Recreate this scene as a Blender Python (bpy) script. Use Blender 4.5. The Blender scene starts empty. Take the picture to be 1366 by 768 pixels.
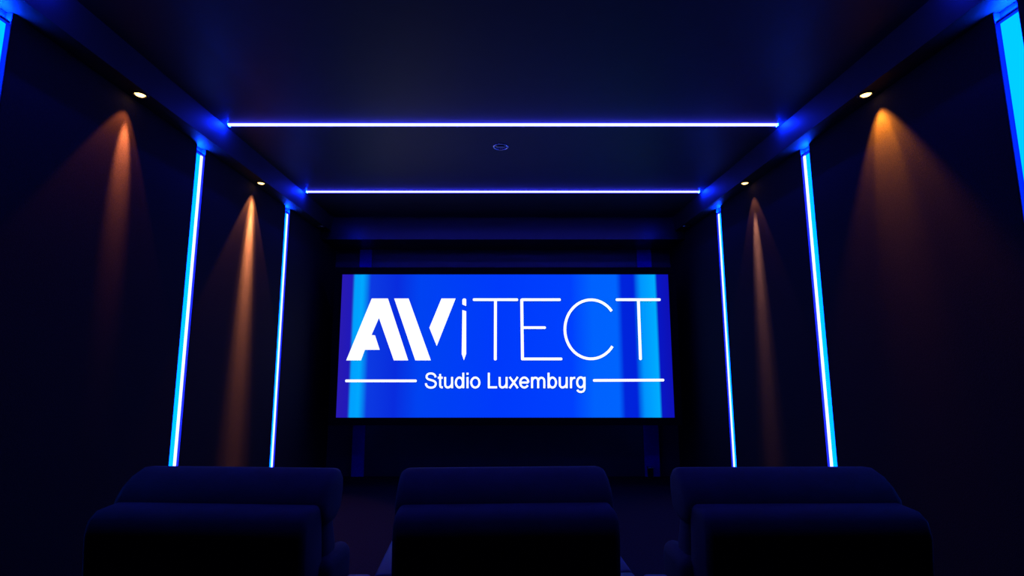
import bpy, bmesh, math, random
from mathutils import Vector, Matrix
random.seed(3)
scn = bpy.context.scene
C = scn.collection

# ------------------------------------------------------------------ camera, world, exposure
F_PX, CX, CY, PITCH = 675.0, 671.0, 384.0, math.radians(8.1)
EYE = Vector((0, 0, 1.30))
cam_d = bpy.data.cameras.new('camera'); cam = bpy.data.objects.new('camera', cam_d); C.objects.link(cam)
cam.location = EYE; cam.rotation_euler = (math.pi/2 + PITCH, 0, 0)
cam_d.sensor_width = 36; cam_d.lens = F_PX/1366*36; cam_d.shift_x = 12/1366
cam_d.clip_start = 0.02
scn.camera = cam
w = bpy.data.worlds.new('World'); scn.world = w; w.use_nodes = True
w.node_tree.nodes['Background'].inputs[0].default_value = (0, 0, 0, 1)
w.node_tree.nodes['Background'].inputs[1].default_value = 0.0
scn.view_settings.view_transform = 'Standard'; scn.view_settings.look = 'None'
scn.view_settings.gamma = 1; scn.view_settings.use_curve_mapping = False
scn.view_settings.exposure = 0.0

def on_plane_y(px, py, Y):
    """point where the line of sight through a pixel meets the vertical plane y = Y"""
    d = Matrix.Rotation(math.pi/2 + PITCH, 3, 'X') @ Vector(((px-CX)/F_PX, (CY-py)/F_PX, -1))
    return EYE + d*((Y-EYE.y)/d.y)

# ------------------------------------------------------------------ materials
def mat(name, col, rough=0.7, metal=0.0, spec=0.3, bump=0.0, bscale=200.0, var=0.0, vscale=8.0, sheen=0.0):
    m = bpy.data.materials.new(name); m.use_nodes = True
    nt = m.node_tree; b = nt.nodes['Principled BSDF']
    b.inputs['Base Color'].default_value = (*col, 1); b.inputs['Roughness'].default_value = rough
    b.inputs['Metallic'].default_value = metal; b.inputs['Specular IOR Level'].default_value = spec
    if sheen: b.inputs['Sheen Weight'].default_value = sheen
    tc = nt.nodes.new('ShaderNodeTexCoord')
    if bump:
        n = nt.nodes.new('ShaderNodeTexNoise'); n.inputs['Scale'].default_value = bscale; n.inputs['Detail'].default_value = 3
        bp = nt.nodes.new('ShaderNodeBump'); bp.inputs['Strength'].default_value = bump; bp.inputs['Distance'].default_value = 0.004
        nt.links.new(tc.outputs['Object'], n.inputs['Vector']); nt.links.new(n.outputs['Fac'], bp.inputs['Height'])
        nt.links.new(bp.outputs['Normal'], b.inputs['Normal'])
    if var:
        n2 = nt.nodes.new('ShaderNodeTexNoise'); n2.inputs['Scale'].default_value = vscale; n2.inputs['Detail'].default_value = 4
        r = nt.nodes.new('ShaderNodeValToRGB')
        r.color_ramp.elements[0].position = 0.3; r.color_ramp.elements[1].position = 0.7
        r.color_ramp.elements[0].color = (*[c*(1-var) for c in col], 1); r.color_ramp.elements[1].color = (*[c*(1+var) for c in col], 1)
        nt.links.new(tc.outputs['Object'], n2.inputs['Vector']); nt.links.new(n2.outputs['Fac'], r.inputs['Fac'])
        nt.links.new(r.outputs['Color'], b.inputs['Base Color'])
    return m
def emit(name, col, strength=1.0):
    m = bpy.data.materials.new(name); m.use_nodes = True; nt = m.node_tree
    nt.nodes.remove(nt.nodes['Principled BSDF'])
    e = nt.nodes.new('ShaderNodeEmission'); e.inputs[0].default_value = (*col, 1); e.inputs[1].default_value = strength
    nt.links.new(e.outputs[0], nt.nodes['Material Output'].inputs[0])
    return m
M = {}
M['fabric_wall'] = mat('dark wall fabric', (.022, .020, .022), .9, spec=.1, bump=.35, bscale=260, var=.22, vscale=120)
M['wall_paint'] = mat('black wall paint', (.018, .018, .020), .7, bump=.1, bscale=90, var=.1)
M['ceiling_paint'] = mat('dark ceiling paint', (.020, .020, .024), .5, spec=.3, bump=.08, bscale=120, var=.08)
M['front_paint'] = mat('glossy black front wall', (.045, .045, .075), .32, spec=.6, bump=.02, bscale=30, var=.08)
M['blue_column'] = mat('deep blue column fabric', (.02, .02, .75), .8, spec=.1, bump=.2, bscale=200, var=.1, vscale=40)
M['black_velvet'] = mat('black velvet', (.006, .006, .007), .95, spec=.05, bump=.2, bscale=300)
M['carpet'] = mat('dark carpet', (.022, .020, .030), .95, spec=.05, bump=.8, bscale=220, var=.3, vscale=90)
M['chair'] = mat('dark chair leather', (.075, .068, .085), .75, spec=.15, bump=.12, bscale=160, var=.1, vscale=14)
M['chair_lit'] = mat('screen-lit chair leather', (.17, .18, .21), .55, spec=.3, bump=.1, bscale=160, var=.06, vscale=14)  # chair leather coloured lighter, screen light on the armrest tops painted in
M['plastic'] = mat('black plastic', (.012, .012, .013), .45, bump=.05)
M['chrome'] = mat('satin chrome', (.75, .75, .78), .22, metal=1.0, bump=.02)
M['lamp_dark'] = mat('unlit lamp glass', (.03, .03, .035), .1, spec=.6, bump=.02)
M['channel'] = mat('blue anodised light channel', (.004, .03, .30), .6, bump=.05)
M['glow_corner'] = emit('added corner glow', (3.0, 60.0, 4300.0))  # added source for the blue glow where a ceiling line meets the soffit
M['glow_up'] = emit('added upward glow', (1.0, 50.0, 1200.0))  # added source for the blue glow above the wall slots
M['bulkhead'] = mat('satin black bulkhead', (.012, .012, .014), .28, spec=.5, bump=.03, bscale=40, var=.08)
M['soffit_paint'] = mat('dark soffit paint', (.022, .022, .024), .6, spec=.2, bump=.08, bscale=120, var=.08)
M['led_diffuser'] = emit('blue LED diffuser', (.0, .62, 6.5))
M['led_core'] = emit('overbright LED bar', (1.0, 1.2, 14.0))
M['ceil_led'] = emit('ceiling LED line', (.95, 1.0, 25.0))
M['lamp_on'] = emit('warm halogen lens', (6.0, 3.2, .95))
M['white_pixels'] = emit('white picture', (1.0, 1.0, 1.0), 1.1)

# the picture on the screen: soft vertical bands of blue light
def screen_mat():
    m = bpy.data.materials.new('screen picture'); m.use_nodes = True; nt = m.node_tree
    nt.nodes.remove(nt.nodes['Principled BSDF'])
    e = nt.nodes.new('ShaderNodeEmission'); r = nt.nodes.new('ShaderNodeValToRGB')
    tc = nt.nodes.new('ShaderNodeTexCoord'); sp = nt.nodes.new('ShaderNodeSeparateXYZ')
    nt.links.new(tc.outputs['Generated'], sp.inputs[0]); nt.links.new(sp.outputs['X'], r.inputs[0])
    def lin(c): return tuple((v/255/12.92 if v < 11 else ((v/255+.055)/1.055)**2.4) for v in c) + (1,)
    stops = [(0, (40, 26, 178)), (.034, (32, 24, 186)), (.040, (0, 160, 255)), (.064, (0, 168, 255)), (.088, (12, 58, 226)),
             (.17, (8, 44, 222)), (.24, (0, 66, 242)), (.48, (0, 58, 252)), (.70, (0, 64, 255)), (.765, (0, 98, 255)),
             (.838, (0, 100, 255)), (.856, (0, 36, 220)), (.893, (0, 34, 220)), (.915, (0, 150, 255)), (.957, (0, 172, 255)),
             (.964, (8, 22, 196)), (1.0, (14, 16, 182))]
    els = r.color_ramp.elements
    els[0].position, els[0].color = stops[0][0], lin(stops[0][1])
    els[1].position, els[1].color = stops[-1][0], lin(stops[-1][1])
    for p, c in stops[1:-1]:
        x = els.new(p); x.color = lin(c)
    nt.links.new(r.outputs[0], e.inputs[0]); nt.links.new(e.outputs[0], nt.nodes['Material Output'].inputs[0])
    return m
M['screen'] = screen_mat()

# ------------------------------------------------------------------ mesh helpers
def link(name, bm, material, parent=None, smooth=False, loc=None):
    bmesh.ops.recalc_face_normals(bm, faces=bm.faces)
    me = bpy.data.meshes.new(name); bm.to_mesh(me); bm.free()
    if smooth:
        for p in me.polygons: p.use_smooth = True
    me.materials.append(material)
    o = bpy.data.objects.new(name, me); C.objects.link(o)
    if parent: o.parent = parent
    if loc is not None: o.location = loc
    return o
def box_bm(x0, x1, y0, y1, z0, z1, bev=0.0, seg=2, bm=None):
    bm = bm or bmesh.new()
    r = bmesh.ops.create_cube(bm, size=1.0)
    vs = r['verts']
    for v in vs:
        v.co = Vector((x0 if v.co.x < 0 else x1, y0 if v.co.y < 0 else y1, z0 if v.co.z < 0 else z1))
    if bev:
        es = {e for v in vs for e in v.link_edges}
        bmesh.ops.bevel(bm, geom=list(es), offset=bev, segments=seg, profile=.5, affect='EDGES', clamp_overlap=True)
    return bm
def box(name, x0, x1, y0, y1, z0, z1, m, parent=None, bev=0.0, seg=2, smooth=False):
    return link(name, box_bm(min(x0, x1), max(x0, x1), y0, y1, z0, z1, bev, seg), m, parent, smooth)
def prism(name, prof, axis, a0, a1, m, parent=None, bev=0.0, seg=2, smooth=False):
    """profile extruded along an axis: 'y' takes (x, z) points, 'x' takes (y, z), 'z' takes (x, y)"""
    bm = bmesh.new()
    def P(p, a): return {'y': (p[0], a, p[1]), 'x': (a, p[0], p[1]), 'z': (p[0], p[1], a)}[axis]
    A = [bm.verts.new(P(p, a0)) for p in prof]; B = [bm.verts.new(P(p, a1)) for p in prof]
    fa = bm.faces.new(A); fb = bm.faces.new(B[::-1]); n = len(prof)
    for i in range(n): bm.faces.new((A[i], A[(i+1) % n], B[(i+1) % n], B[i]))
    if bev:
        es = list({e for f in (fa, fb) for e in f.edges})
        bmesh.ops.bevel(bm, geom=es, offset=bev, segments=seg, profile=.5, affect='EDGES', clamp_overlap=True)
    return link(name, bm, m, parent, smooth)
def lathe(name, prof, m, parent=None, n=32, smooth=True, close=False):
    """profile of (r, z) turned about local Z"""
    bm = bmesh.new(); rings = []
    for r, z in prof:
        rings.append([bm.verts.new((r*math.cos(2*math.pi*k/n), r*math.sin(2*math.pi*k/n), z)) for k in range(n)] if r > 1e-6 else [bm.verts.new((0, 0, z))])
    pairs = list(zip(rings, rings[1:])) + ([(rings[-1], rings[0])] if close else [])
    for a, b in pairs:
        for k in range(n):
            k2 = (k+1) % n
            if len(a) == 1: bm.faces.new((a[0], b[k], b[k2]))
            elif len(b) == 1: bm.faces.new((a[k], a[k2], b[0]))
            else: bm.faces.new((a[k], a[k2], b[k2], b[k]))
    return link(name, bm, m, parent, smooth)
def empty(name, loc, rz=0.0):
    o = bpy.data.objects.new(name, None); C.objects.link(o); o.location = loc; o.rotation_euler = (0, 0, rz); o.empty_display_size = .1
    return o
def tag(o, label, cat, group=None):
    o['label'] = label; o['category'] = cat
    if group: o['group'] = group
    return o
def struct(o, label=None):
    o['kind'] = 'structure'
    if label: o['label'] = label
    return o

# ------------------------------------------------------------------ the room
W, YB, YF, ZC, ZS = 2.0, -1.6, 5.95, 2.86, 2.705        # half width, rear, front, ceiling, soffit underside
XS, XS2, XE = 1.868, 1.893, 1.832                                  # ceiling edge and soffit inner edge
STRIPS = (1.84,  3.194, 4.553)                          # planes of the light lines
GW = .05                                                # half the width of a wall slot
BK = W + .030                                           # wall behind the panels

struct(box('floor', -BK-.1, BK+.1, YB-.1, YF+.1, -.12, 0, M['carpet']), 'dark carpeted floor of the cinema room')
ceil = struct(box('ceiling', -XS, XS, YB, 5.42, ZC, ZC+.1, M['ceiling_paint']), 'flat black ceiling crossed by blue light lines')
for k, s in enumerate((-1, 1)):
    nm = ('left', 'right')[k]
    wl = struct(box('wall_'+nm, s*BK, s*(BK+.12), YB, YF, 0, ZC+.1, M['wall_paint']), 'side wall clad with dark fabric panels and blue light slots')
    segs = [(YB+.004, .522), (.528, STRIPS[0]-GW), (STRIPS[0]+GW, STRIPS[1]-GW), (STRIPS[1]+GW, STRIPS[2]-GW), (STRIPS[2]+GW, YF-.004)]
    for y0, y1 in segs:
        box('panel', s*W, s*(BK-.001), y0, y1, .10, ZS-.002, M['fabric_wall'], wl, bev=.004)
    struct(box('baseboard_'+nm, s*(W-.012), s*(BK-.001), YB+.004, 5.40, 0.001, .098, M['plastic'], bev=.003))
    prof = [(s*XS, ZC), (s*XS2, ZS), (s*(BK-.001), ZS), (s*(BK-.001), ZC+.1), (s*XS, ZC+.1)]
    struct(prism('trim_%d' % (k+1), prof, 'y', YB+.004, 5.419, M['soffit_paint']), 'sloping dark soffit along the side wall')
struct(box('wall_back', -BK-.12, BK+.12, YB-.12, YB, 0, ZC+.1, M['wall_paint']))
struct(box('wall_front', -BK-.12, BK+.12, YF, YF+.12, 0, ZC+.1, M['front_paint']), 'dark painted wall behind the screen')
struct(box('trim_3', -BK+.001, BK-.001, 5.42, YF-.001, 2.61, ZC+.1, M['bulkhead']), 'dark bulkhead across the ceiling above the screen')

for k, (x0, x1) in enumerate(((-1.71, -1.57), (1.60, 1.77))):
    struct(box('trim_%d' % (k+4), x0, x1, YF-.025, YF-.001, .001, 2.608, M['blue_column'], bev=.004), 'narrow deep blue column on the wall behind the screen')

# ------------------------------------------------------------------ ceiling light lines
def ceiling_line(y, where):
    t = tag(empty('light_line', (0, y, ZC)), where, 'LED strip', 'blue light lines across the ceiling')
    hw = .020
    bm = bmesh.new()
    for sgn in (-1, 1): box_bm(-XE, XE, sgn*hw-.003, sgn*hw+.003, -.0015, -.0005, bm=bm)
    link('channel', bm, M['plastic'], t)
    n = 8; prof = [(hw*.85*math.cos(math.pi*k/n), -.0005 - .012*math.sin(math.pi*k/n)) for k in range(n+1)]
    prism('diffuser', prof, 'x', -XE+.004, XE-.004, M['ceil_led'], t)
    for sgn in (-1, 1):
        box('added_corner_glow', *sorted((sgn*(XE-.003), sgn*XE)), -.013, .013, -.0125, -.001, M['glow_corner'], t)  # added glow plate, brightens the soffit face beside the line end
        box('glow_backing', *sorted((sgn*(XE-.0038), sgn*(XE-.0032))), -.017, .017, -.0135, -.0006, M['plastic'], t)  # added backing, keeps the corner glow off the ceiling
ceiling_line(STRIPS[0], 'straight blue LED line in the ceiling above the recliners')
ceiling_line(STRIPS[1], 'straight blue LED line in the ceiling next to the round unlit ceiling spotlight')
ceiling_line(STRIPS[2], 'straight blue LED line in the ceiling closest to the screen')

# ------------------------------------------------------------------ wall light slots
def wall_slot(s, y, where, bar=True):
    t = tag(empty('light_strip', (s*BK, y, .11)), where, 'LED strip', 'blue light strips in the side walls')
    H = ZS - .11 - .004; top = H - .05
    d = -s                                               # towards the room
    bm = bmesh.new()
    X = lambda a, b: (min(d*a, d*b), max(d*a, d*b))
    x0, x1 = X(.001, .005); box_bm(x0, x1, -GW+.001, GW-.001, 0, H, bm=bm)          # back plate
    x0, x1 = X(.005, .029); box_bm(x0, x1, GW-.004, GW-.001, 0, H, bm=bm)           # far cheek
    box_bm(x0, x1, -GW+.001, -GW+.004, 0, H, bm=bm)                                 # near cheek
    link('channel', bm, M['channel'], t)
    x0, x1 = X(.006, .012); box('diffuser', x0, x1, -GW+.005, GW-(.028 if bar else .007), .01, top, M['led_diffuser'], t, bev=.002)
    x0, x1 = X(.006, .018)
    if bar: box('led_bar', x0, x1, GW-.027, GW-.006, .01, top, M['led_core'], t, bev=.003)
    x0, x1 = X(.006, .024); box('added_top_glow', x0, x1, -GW+.012, GW-.012, top+.004, top+.008, M['glow_up'], t)  # added glow plate out of sight, brightens the soffit above the slot
    cb = box_bm(x0, x1, -GW+.006, GW-.006, top+.001, top+.0035); x0, x1 = X(.0245, .027); box_bm(x0, x1, -GW+.006, GW-.006, top+.001, top+.011, bm=cb)
    link('glow_shield', cb, M['channel'], t)  # added tray and lip that hide the glow plate from below
WALLS = {-1: 'the brightest orange beam', 1: 'the broad arched orange glow'}
for s in (-1, 1):
    wall_slot(s, STRIPS[0], 'wide blue LED strip level with the recliners, same wall as ' + WALLS[s], bar=False)
    wall_slot(s, STRIPS[1], 'tall blue LED strip between two orange beams, same wall as ' + WALLS[s])
    wall_slot(s, STRIPS[2], 'thin blue LED strip closest to screen, same wall as ' + WALLS[s])

# ------------------------------------------------------------------ spotlights in the soffit
def spot(parent, name, energy, col, angle, blend, tilt, s, yaw=0.0, radius=.012):
    l = bpy.data.lights.new(name, 'SPOT'); l.energy = energy; l.color = col
    l.spot_size = math.radians(angle*2); l.spot_blend = blend; l.shadow_soft_size = radius
    o = bpy.data.objects.new(name, l); C.objects.link(o); o.parent = parent; o.location = (0, 0, -.022)
    # points straight down, leaned towards the wall by tilt degrees, and along the wall by yaw degrees
    dirv = Vector((s*math.tan(math.radians(tilt)), math.tan(math.radians(yaw)), -1)).normalized()
    o.rotation_euler = dirv.to_track_quat('-Z', 'Y').to_euler()
def downlight(x, y, z, label, lit, group=None, r=.026):
    t = tag(empty('ceiling_spotlight', (x, y, z)), label, 'spotlight', group)
    lathe('trim_ring', [(r, -.001), (r+.003, -.007), (r+.010, -.007), (r+.015, -.001)], M['chrome'] if not lit else M['plastic'], t, close=True)
    lathe('lens', [(r-.001, -.001), (r*.75, -.008), (r*.4, -.011), (0, -.012)], M['lamp_on'] if lit else M['lamp_dark'], t)
    return t
XL = 1.938
G2 = 'lit spotlights in the soffits'
a = downlight(-XL, 2.53, ZS, 'small lit warm spotlight above the dim broken orange beam', True, G2)
spot(a, 'wide_beam', 14, (1, .20, .05), 30, .25, 5, -1, -5)
spot(a, 'narrow_beam', 330, (1, .22, .06), 11, 1, 12, -1, 1)
a = downlight(-XL, 3.895, ZS, 'small lit warm spotlight above the brightest long orange beam', True, G2)
spot(a, 'wide_beam', 38, (1, .28, .08), 31, .25, 2, -1, -2)
spot(a, 'broad_beam', 420, (1, .30, .08), 15, 1, 12, -1, 0)
spot(a, 'narrow_beam', 2000, (1, .30, .09), 9, 1, 6.5, -1, 0)
spot(a, 'pencil_beam', 1000, (1, .28, .12), 4.5, 1, 3.6, -1, 0)
a = downlight(XL, 2.53, ZS, 'small lit warm spotlight above the broad arched orange glow', True, G2)
spot(a, 'wide_beam', 60, (1, .26, .02), 33, .55, 8, 1, -3)
spot(a, 'broad_beam', 75, (1, .27, .015), 19, .6, 17, 1, -3)
a = downlight(XL, 3.895, ZS, 'small lit warm spotlight above the thin pale pinkish beam', True, G2)
spot(a, 'wide_beam', 10, (1, .30, .14), 28, .25, 2, 1, 0)
spot(a, 'narrow_beam', 420, (1, .38, .2), 8.5, 1, 6, 1, 0)
spot(a, 'pencil_beam', 450, (1, .36, .24), 4.5, 1, 3.2, 1, 0)
for s in (-1, 1):
    downlight(s*XL, 5.22, ZS, 'small unlit spotlight near the screen, same wall as ' + WALLS[s], False, 'unlit spotlights in the soffits')
downlight(-.017, 3.55, ZC, 'round unlit recessed spotlight alone in the middle of the ceiling', False, None, r=.045)

# ------------------------------------------------------------------ projection screen with its picture
YS = 5.30
tl, tr = on_plane_y(457, 366, YS), on_plane_y(891, 366, YS)
bl, br = on_plane_y(448, 557, YS), on_plane_y(900, 556.5, YS)
sx0, sx1 = (tl.x+bl.x)/2, (tr.x+br.x)/2; sz0, sz1 = (bl.z+br.z)/2, (tl.z+tr.z)/2
scr = tag(empty('projection_screen', ((sx0+sx1)/2, YS, sz0)), 'wide cinema screen glowing blue with a white logo, in a black frame', 'screen')
O = Vector(scr.location)
ax0, ax1, hz = sx0-O.x, sx1-O.x, sz1-sz0
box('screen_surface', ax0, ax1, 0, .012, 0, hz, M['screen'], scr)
FW = .075
fr = box('frame', ax0-FW, ax1+FW, .013, .05, -FW, hz+FW, M['black_velvet'], scr)
for (x0, x1, z0, z1) in ((ax0-FW, ax1+FW, hz+.001, hz+FW), (ax0-FW, ax1+FW, -FW, -.001), (ax0-FW, ax0-.001, -.001, hz+.001), (ax1+.001, ax1+FW, -.001, hz+.001)):
    box('frame_rail', x0, x1, -.020, .012, z0, z1, M['black_velvet'], scr, bev=.004)
for x in (-1.2, 1.2):
    box('mounting_bracket', x-.03, x+.03, .05, YF-YS-.002, hz*.55, hz*.55+.06, M['plastic'], scr)

def px(p):                                                # a point of the picture, from the photo onto the screen plane
    q = on_plane_y(p[0], p[1], YS) - O
    return (q.x, q.z)
def picture_poly(name, polys, parent=scr):
    bm = bmesh.new()
    for pts in polys:
        bm.faces.new([bm.verts.new((x, -.002, z)) for x, z in pts])
    bm.normal_update(); bmesh.ops.triangulate(bm, faces=bm.faces)
    return link(name, bm, M['white_pixels'], parent)
def c6(pts): return [px((440+x/3.842, 360+y/3.842)) for x, y in pts]
def c7(pts): return [px((660+x/3.838, 360+y/3.838)) for x, y in pts]
def stroke(pts, t, blunt=.3, closed=False):
    """line of even thickness through pixel points, as a run of quads"""
    pts = [Vector(p) for p in pts]; n = len(pts); L, R = [], []
    for i, p in enumerate(pts):
        if closed: d = pts[(i+1) % n] - pts[i-1]
        else: d = pts[min(i+1, n-1)] - pts[max(i-1, 0)]
        d.normalize(); q = Vector((-d.y, d.x))
        if not closed and blunt and i in (0, n-1):
            e = d if i == 0 else -d
            pair = [(p + q*t*.25, p - q*t*.25), (p + q*t*.5 + e*t*blunt, p - q*t*.5 + e*t*blunt)]
            for a, b in (pair if i == 0 else pair[::-1]): L.append(a); R.append(b)
        else: L.append(p + q*t*.5); R.append(p - q*t*.5)
    if closed: L.append(L[0]); R.append(R[0])
    return [[px(L[k]), px(L[k+1]), px(R[k+1]), px(R[k])] for k in range(len(L)-1)]
P6 = lambda x, y: (440+x/3.842, 360+y/3.842)
P7 = lambda x, y: (660+x/3.838, 360+y/3.838)
picture_poly('letter', [c6([(84, 463), (215, 146), (298, 146), (402, 463), (328, 463), (252, 246), (214, 333), (232, 335), (256, 409), (180, 409), (160, 463)])])
picture_poly('letter', [c6([(330, 146), (404, 146), (518, 463), (438, 463)]), c6([(572, 146), (645, 146), (548, 390), (510, 296)])])
picture_poly('letter', [c6([(679, 152), (684, 146), (694, 146), (699, 151), (699, 185), (679, 177)]), c6([(679, 205), (699, 211), (699, 430), (687, 463), (676, 430)])])
picture_poly('letter', stroke([P6(733, 152), P7(120, 152)], 3.7) + stroke([P6(849, 154), P6(848, 463)], 3.9))
picture_poly('letter', stroke([P7(138, 147), P7(142, 462)], 4.0) + stroke([P7(134, 152), P7(338, 152)], 3.7) + stroke([P7(140, 295), P7(262, 295)], 3.5) + stroke([P7(136, 455), P7(346, 455)], 3.7))
arc = [P7(493 + 134*math.cos(math.radians(th)), 303.5 - 151*math.sin(math.radians(th))) for th in [38 + k*(325-38)/40 for k in range(41)]]
picture_poly('letter', stroke(arc, 3.7, 0))
picture_poly('letter', stroke([P7(619, 152), P7(849, 152)], 3.7) + stroke([P7(735, 154), P7(746, 461)], 3.9))
picture_poly('line', stroke([(460.5, 507.8), (556, 507.8)], 3.6))
picture_poly('line', stroke([(791, 507.2), (886, 506.8)], 3.6))
# caption set in a plain grotesque, drawn stroke by stroke (em units: x, y above the baseline)
def oval(cx, cy, rx, ry, a0=0, a1=360, n=22):
    return [(cx + rx*math.cos(math.radians(a0+(a1-a0)*k/n)), cy + ry*math.sin(math.radians(a0+(a1-a0)*k/n))) for k in range(n + (0 if a1-a0 >= 360 else 1))]
O_ = lambda cx, rx, cy=.262: ('closed', oval(cx, cy, rx, .232))
ln = lambda *p: ('open', list(p))
GL = {
 'S': (.667, [ln((.570, .50), (.555, .58), (.50, .64), (.42, .675), (.335, .685), (.24, .675), (.165, .635), (.125, .57), (.125, .50), (.165, .44), (.24, .405), (.34, .38), (.44, .352), (.53, .31), (.578, .25), (.582, .18), (.55, .105), (.49, .055), (.41, .03), (.33, .025), (.235, .04), (.16, .08), (.105, .15), (.088, .23))]),
 't': (.278, [ln((.135, .66), (.135, .12), (.15, .065), (.19, .042), (.265, .040)), ln((.015, .485), (.262, .485))]),
 'u': (.556, [ln((.105, .523), (.105, .19), (.118, .11), (.16, .055), (.22, .032), (.29, .040), (.36, .075), (.42, .14), (.45, .22)), ln((.452, 0), (.452, .523))]),
 'd': (.556, [O_(.262, .178), ln((.455, 0), (.455, .718))]),
 'i': (.222, [ln((.111, 0), (.111, .523)), ln((.111, .62), (.111, .718))]),
 'o': (.556, [O_(.278, .205)]), ' ': (.278, []),
 'L': (.556, [ln((.120, 0), (.120, .718)), ln((.08, .042), (.535, .042))]),
 'x': (.500, [ln((.045, .523), (.455, 0)), ln((.455, .523), (.045, 0))]),
 'e': (.556, [ln((.075, .262), (.485, .262)), ('open', oval(.278, .262, .205, .232, 0, 328))]),
 'm': (.833, [ln((.110, 0), (.110, .523)), ln((.115, .34), (.145, .42), (.20, .47), (.27, .487), (.34, .475), (.39, .42), (.415, .34), (.415, 0)), ln((.42, .34), (.45, .42), (.505, .47), (.575, .487), (.645, .475), (.70, .42), (.722, .34), (.722, 0))]),
 'b': (.556, [O_(.296, .178), ln((.102, 0), (.102, .718))]),
 'r': (.333, [ln((.110, 0), (.110, .523)), ln((.115, .32), (.14, .40), (.19, .455), (.25, .478), (.325, .482))]),
 'g': (.556, [O_(.262, .178, .272), ln((.455, .523), (.455, -.02), (.43, -.10), (.37, -.155), (.28, -.175), (.18, -.160), (.12, -.12), (.095, -.07))]),
}
txt = 'Studio Luxemburg'; total = sum(GL[c][0] for c in txt) - .10
kx, ky = 214.0/total, 28.8; pen = -.045; quads = []
for c in txt:
    adv, paths = GL[c]
    for kind, pts in paths:
        P = [(567 + (pen+x)*kx, 517.6 - y*ky) for x, y in pts]
        quads += stroke(P, 2.8, 0, kind == 'closed')
    pen += adv
picture_poly('caption', quads)

# ------------------------------------------------------------------ recliners
def recliner(loc, rz, label, low_arms=()):
    t = tag(empty('recliner', loc, rz), label, 'recliner', 'row of three cinema recliners')
    ch = M['chair']
    for sx in (-1, 1):
        for sy in (.14, .60): box('foot', sx*.22-.02, sx*.22+.02, sy-.02, sy+.02, 0.001, .05, M['plastic'], t, bev=.004)
    box('base', -.27, .27, .03, .68, .05, .28, ch, t, bev=.03, seg=3, smooth=True)
    box('seat_cushion', -.25, .25, .14, .70, .28, .42, ch, t, bev=.055, seg=4, smooth=True)
    # back shell: reclined block with a broad rounded top
    prof = [(.03, .07), (.03, .40), (-.005, .78), (.005, .825), (.035, .847), (.11, .85), (.135, .835), (.17, .40), (.18, .07)]
    prism('back_shell', prof, 'x', -.338, .338, ch, t, bev=.020, seg=4, smooth=True)
    prism('back_cushion', [(.175, .44), (.140, .80), (.165, .835), (.215, .82), (.26, .70), (.29, .47)], 'x', -.342, .342, ch, t, bev=.03, seg=3, smooth=True)
    # headrest: thick roll leaning forward over the shell
    prof = [(.125, .79), (.105, .825), (.112, .858), (.140, .893), (.180, .921), (.225, .936), (.258, .932), (.282, .905), (.285, .86), (.27, .80), (.22, .77), (.16, .77)]
    h = prism('headrest', prof, 'x', -.352, .352, ch, t, bev=.03, seg=4, smooth=True)
    for sx in (-1, 1):
        if sx in low_arms:                               # short padded wing instead of a full armrest
            box('side_wing', *sorted((sx*.30, sx*.372)), .12, .33, .06, .68, ch, t, bev=.042, seg=4, smooth=True)
            continue
        x0, x1 = sorted((sx*.295, sx*.422)); zt = .615
        ar = box('arm', x0+.006, x1-.006, .12, .70, .05, zt-.05, ch, t, bev=.03, seg=3, smooth=True)
        box('arm_pad', x0, x1, .185, .82, zt-.055, zt, M['chair_lit'], ar, bev=.012, seg=3, smooth=True)
        box('rear_pad', x0, x1, .0, .18, zt-.055, zt, M['chair_lit'], ar, bev=.012, seg=3, smooth=True)
    box('footrest', -.25, .25, .705, .77, .08, .38, ch, t, bev=.03, seg=3, smooth=True)
    return t
YC = 1.575
recliner((.013, YC, 0), math.radians(2.5), 'dark leather recliner in the middle of the row, with armrests lit by the screen')
recliner((-.915, YC, 0), math.radians(-3), 'dark leather recliner at the end of the row beside the dim broken orange beam', (-1, 1))
recliner((.935, YC, 0), math.radians(1), 'dark leather recliner at the end of the row beside the broad arched orange glow', (-1, 1))
for s in (-1, 1):
    t = tag(empty('armrest_console', (.013+s*.480, YC-.03, 0)), 'narrow console beside the middle recliner, on the side of ' + WALLS[s], 'console', 'consoles between the recliners')
    box('body', -.036, .036, -.10, .20, .001, .565, M['chair'], t, bev=.012, seg=2, smooth=True)
    box('top_pad', -.042, .042, -.11, .215, .560, .615, M['chair_lit'], t, bev=.014, seg=3, smooth=True)

# ------------------------------------------------------------------ small metal fitting low on the front column
p = on_plane_y(869, 624, 5.80)
t = tag(empty('floor_fitting', (p.x, 5.84, 0)), 'small low box with a shiny metal edge on the floor under the screen', 'box')
box('body', -.025, .025, -.03, .03, .001, p.z-.01, M['plastic'], t, bev=.006)
box('metal_edge', -.034, .034, -.038, .036, p.z-.01, p.z+.006, M['chrome'], t, bev=.003)
